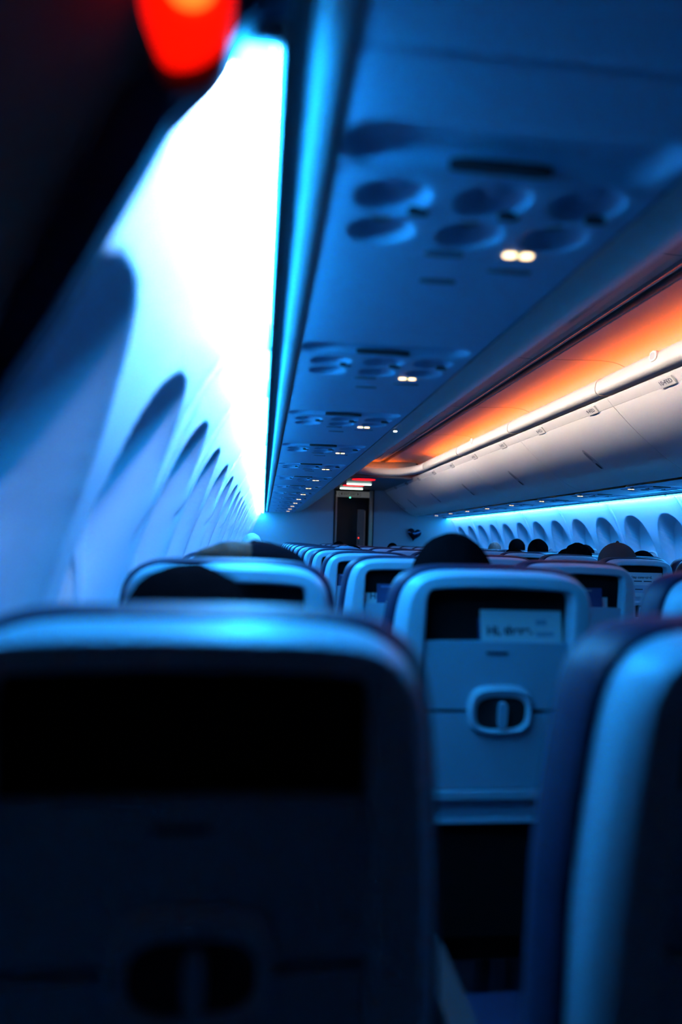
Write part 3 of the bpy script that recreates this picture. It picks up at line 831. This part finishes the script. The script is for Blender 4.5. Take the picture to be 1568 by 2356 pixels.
def hair_me(kind):
    x, y, z = 0, 0, HZ
    import mathutils
    def f(p, d):
        n = mathutils.noise.noise(d*3.0)*.004 + mathutils.noise.noise(Vector((d.x*14, d.y*14, d.z*4)))*(.003 if kind != 'curly' else .012)
        if kind == 'curly': n += mathutils.noise.noise(d*22)*.006
        r = 1
        if kind in ('short', 'grey', 'curly', 'thin'):
            # keep the face clear
            if d.y > .45 and d.z < .45: p.y -= (d.y-.45)*.09*min(1, (.45-d.z)*2)
            if d.z < -.35: p.z += (-.35-d.z)*.10; 
        return p + d*n
    if kind == 'long':
        M_ = [ell(x, y-.008, z+.020, .092, .108, .115, 32, f),
              ell(x, y-.045, z-.10, .098, .075, .21, 32, f)]
        return remesh(M_, .006, 'hair')
    s = {'short': 1.0, 'grey': 1.02, 'curly': 1.10, 'thin': .985}[kind]
    return remesh([ell(x, y-.012, z+.030, .083*s, .100*s, .100*s, 32, f)], .005, 'hair')
HAIR = {k: hair_me(k) for k in ('short', 'grey', 'curly', 'thin', 'long')}
for k, m_ in (('short', hair_m), ('grey', hairg_m), ('curly', hair_m), ('thin', hairb_m), ('long', hair_m)):
    HAIR[k].materials.clear(); HAIR[k].materials.append(m_)
def person(x, y, top, kind, label, yaw=0, lean=0, cloth=None, skin=None, bm_=None, cm_=None):
    """top = height of the crown relative to the camera"""
    base = .45; sc = (top + H - base) / (HZ + .128)
    t = thing('person', label, 'person', (x, y, base), 'seated passengers'); del t['group']
    t.scale = (1, 1, sc) if abs(sc-1) < .08 else (sc, sc, sc)
    t.rotation_euler = (0, lean, yaw)
    me = (bm_ or body_me)
    b = bpy.data.objects.new('body', me); C.objects.link(b); b.parent = t
    if not me.materials: me.materials.append(skin or skin_m)
    c = bpy.data.objects.new('clothing', cm_ or cl_me); C.objects.link(c); c.parent = t
    if not c.data.materials: c.data.materials.append(cloth or cloth_m)
    for d in (b.data, c.data): d.shade_smooth()
    if kind == 'cap':
        h = bpy.data.objects.new('hair', HAIR['short']); C.objects.link(h); h.parent = t
        bm = bmesh.new(); rings = []
        for a in range(0, 12):
            ph = math.radians(-12 + a*9.2); r = math.cos(ph)
            rings.append([(.102*r*(1+.015*math.cos(6*k*2*math.pi/36)), -.008+.118*r*math.sin(k*2*math.pi/36) if False else -.008+.118*r*math.sin(k*2*math.pi/36), HZ+.030+.110*math.sin(ph)) for k in range(36)])
        # positions must vary around the ring
        rings = []
        for a in range(0, 12):
            ph = math.radians(-12 + a*9.2); r = math.cos(ph)
            rings.append([(.102*r*math.cos(k*math.pi/18)*(1+.012*math.cos(6*k*math.pi/18)), -.008+.118*r*math.sin(k*math.pi/18)*(1+.012*math.cos(6*k*math.pi/18)), HZ+.030+.108*math.sin(ph)) for k in range(36)])
        loft(bm, rings); cp = fin('cap', bm, cap_m, t, angle=80)
        bm = bmesh.new(); bmesh.ops.create_uvsphere(bm, u_segments=12, v_segments=8, radius=.009); bmesh.ops.translate(bm, vec=(0, -.008, HZ+.138), verts=bm.verts); fin('cap_button', bm, cap_m, cp)
    elif kind:
        h = bpy.data.objects.new('hair', HAIR[kind]); C.objects.link(h); h.parent = t; h.data.shade_smooth()
    return t
LWX, RWX = -.062, 2.9
person(-.082, LYS[0]+.265, -.030, 'short', 'person with short black hair in the window seat directly ahead of the camera')
person(.425, LYS[1]+.235, .020, 'long', 'person with long black hair above the second row middle seat')
person(-.088, LYS[6]+.24, .040, 'grey', 'person with white hair by the left wall far ahead')
person(.50, LYS[4]+.27, -.028, 'curly', 'person with black hair slumped against a blue grey pillow', yaw=.3)
person(.95, LYS[10]+.24, .0, 'short', 'dark haired person in front of the doorway, left of it')
person(1.90, RYS[8]+.24, .0, 'short', 'dark haired person right of the doorway near the heart decoration', yaw=-.2)
person(1.995, RYS[0]+.245, .030, 'cap', 'person in a grey panelled cap in the nearest visible right block seat')
person(2.13, RYS[1]+.24, .025, 'curly', 'person with curly black hair left of the grey cap')
person(1.98, RYS[2]+.24, -.012, 'short', 'person with dark hair slouched low, dark shoulders showing in the right block')
person(2.95, RYS[3]+.24, .035, 'short', 'person with short dark hair just right of the curly haired head', yaw=.2)
person(2.50, RYS[3]+.24, .075, 'short', 'person with smooth round black hair, clear of the seats against the right wall')
person(2.90, RYS[5]+.24, .090, 'short', 'person with short dark greying hair left of the smooth round black haired head')
person(2.91, RYS[6]+.24, .050, 'thin', 'person with thin brown grey hair, leftmost head along the right wall')
person(2.42, RYS[2]+.24, -.005, 'short', 'person whose dark crown barely shows above the seats left of the curly head')
person(2.60, RYS[1]+.24, -.003, 'short', 'person whose dark crown barely shows above the seats right of the grey cap')
# second row window passenger resting a raised arm on the head
arm = (1, (.165, -.01, .43, .058), (.140, .100, .690, .048), (.015, -.005, .718, .032), (-.55, .80, .0))
b2 = remesh([skin_mesh(body_chains(arm))] + head_meshes((0, .06, .500)), .0055, 'body_arm')
c2 = clothes_me(arm, 'clothes_arm')
t = person(-.075, LYS[1]+.235, 0, None, 'person in a dark sleeve with forearm and hand raised on the second row window seat', bm_=b2, cm_=c2, skin=skin2_m)
t.scale = (1, 1, 1); t.location.z = .45
h = bpy.data.objects.new('hair', HAIR['short']); C.objects.link(h); h.parent = t; h.location = (0, .06, -.135)
# neck pillow
t = thing('neck_pillow', 'blue grey pillow under the slumped black haired head on the fifth row middle seat', 'pillow', (.47, LYS[4]+.175, ST-.03))
bm = bmesh.new(); bmesh.ops.create_uvsphere(bm, u_segments=32, v_segments=16, radius=1)
for v in bm.verts: v.co = Vector((v.co.x*.15, v.co.y*.04, v.co.z*.055 - abs(v.co.x)*.02))
fin('cushion', bm, pillow_m, t, angle=80)
bxo('tag', (.10, .12, -.045, -.035, -.01, .01), paper_m, t, .001)

# ------------------------------------------------------------------ made-up dark shape and red glow stand-in at the upper left, near the camera
YP = .53
sil = [(-.60, -.10), (-.215, .04), (-.187, .089), (-.15, .155), (-.115, .225), (-.090, .275), (-.078, .300), (-.066, .314), (-.046, .337), (-.037, .353), (-.031, .370), (-.022, .385), (-.010, .3955), (.000, .398), (.006, .402), (.010, .412), (-.02, .430), (-.06, .50), (-.60, .50)]
sil = [(x*1.06, z*1.06) for x, z in sil]
t = thing('dark_corner_standin', 'made-up dark curved shape filling the upper left corner', 'panel', (-.10, YP, H+.30))  # invented object standing in for an unidentified dark shape
bm = bmesh.new(); poly_prism(bm, [(x+.10, z-.30) for x, z in sil], 'y', -.012, .012); fin('panel', bm, corner_m, t, bevel=.004)  # body of the made-up dark shape, not a real panel
bm = bmesh.new(); poly_prism(bm, superell(.085, .13, 2.4, -.130, .09, 40), 'y', -.030, -.0125); fin('dark_patch_standin', bm, shade_sheet_m, t, bevel=.008)  # made-up dark patch deepening the corner
bm = bmesh.new(); rings = []
for yy in (-1.3, -.8, -.4, 0, .008):
    A_ = [(wx(z) + .008 + .10, yy, z - .30) for z in [.44 - .03*k for k in range(28)]]
    rings.append(A_ + [(p[0]+.008, p[1], p[2]) for p in A_[::-1]])
loft(bm, rings); fin('wall_shade_sheet', bm, shade_sheet_m, t, angle=60)  # dark sheet added over the near wall as its shade
t = thing('red_glow_standin', 'made-up red glow with orange centre at the top left beside the bright wall', 'lamp', (-.0615, .452, H+.356))  # invented emitter in place of a red reflection
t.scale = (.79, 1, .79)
bxo('bracket', (-.012, .012, .002, .058, .0, .03), glow_border_m, t, .003)
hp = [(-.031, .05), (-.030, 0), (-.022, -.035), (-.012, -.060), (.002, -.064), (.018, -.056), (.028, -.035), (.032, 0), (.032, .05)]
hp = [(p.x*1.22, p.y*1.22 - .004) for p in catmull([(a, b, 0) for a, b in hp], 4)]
bm = bmesh.new(); poly_prism(bm, hp, 'y', -.006, .0015); fin('housing', bm, glow_border_m, t, bevel=.002)  # border of the made-up red glow, no lamp housing
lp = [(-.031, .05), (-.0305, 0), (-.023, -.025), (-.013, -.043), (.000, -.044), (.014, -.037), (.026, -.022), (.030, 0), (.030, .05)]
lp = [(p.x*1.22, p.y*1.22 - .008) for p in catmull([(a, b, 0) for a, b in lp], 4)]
bm = bmesh.new(); poly_prism(bm, lp, 'y', -.012, -.0065); fin('lens', bm, redglow_e, t, bevel=.002)  # face of the made-up red glow, no lamp lens
bm = bmesh.new(); poly_prism(bm, superell(.019, .020, 2, .003, .005, 32), 'y', -.016, -.0125); fin('orange_glow_core', bm, orglow_e, t)
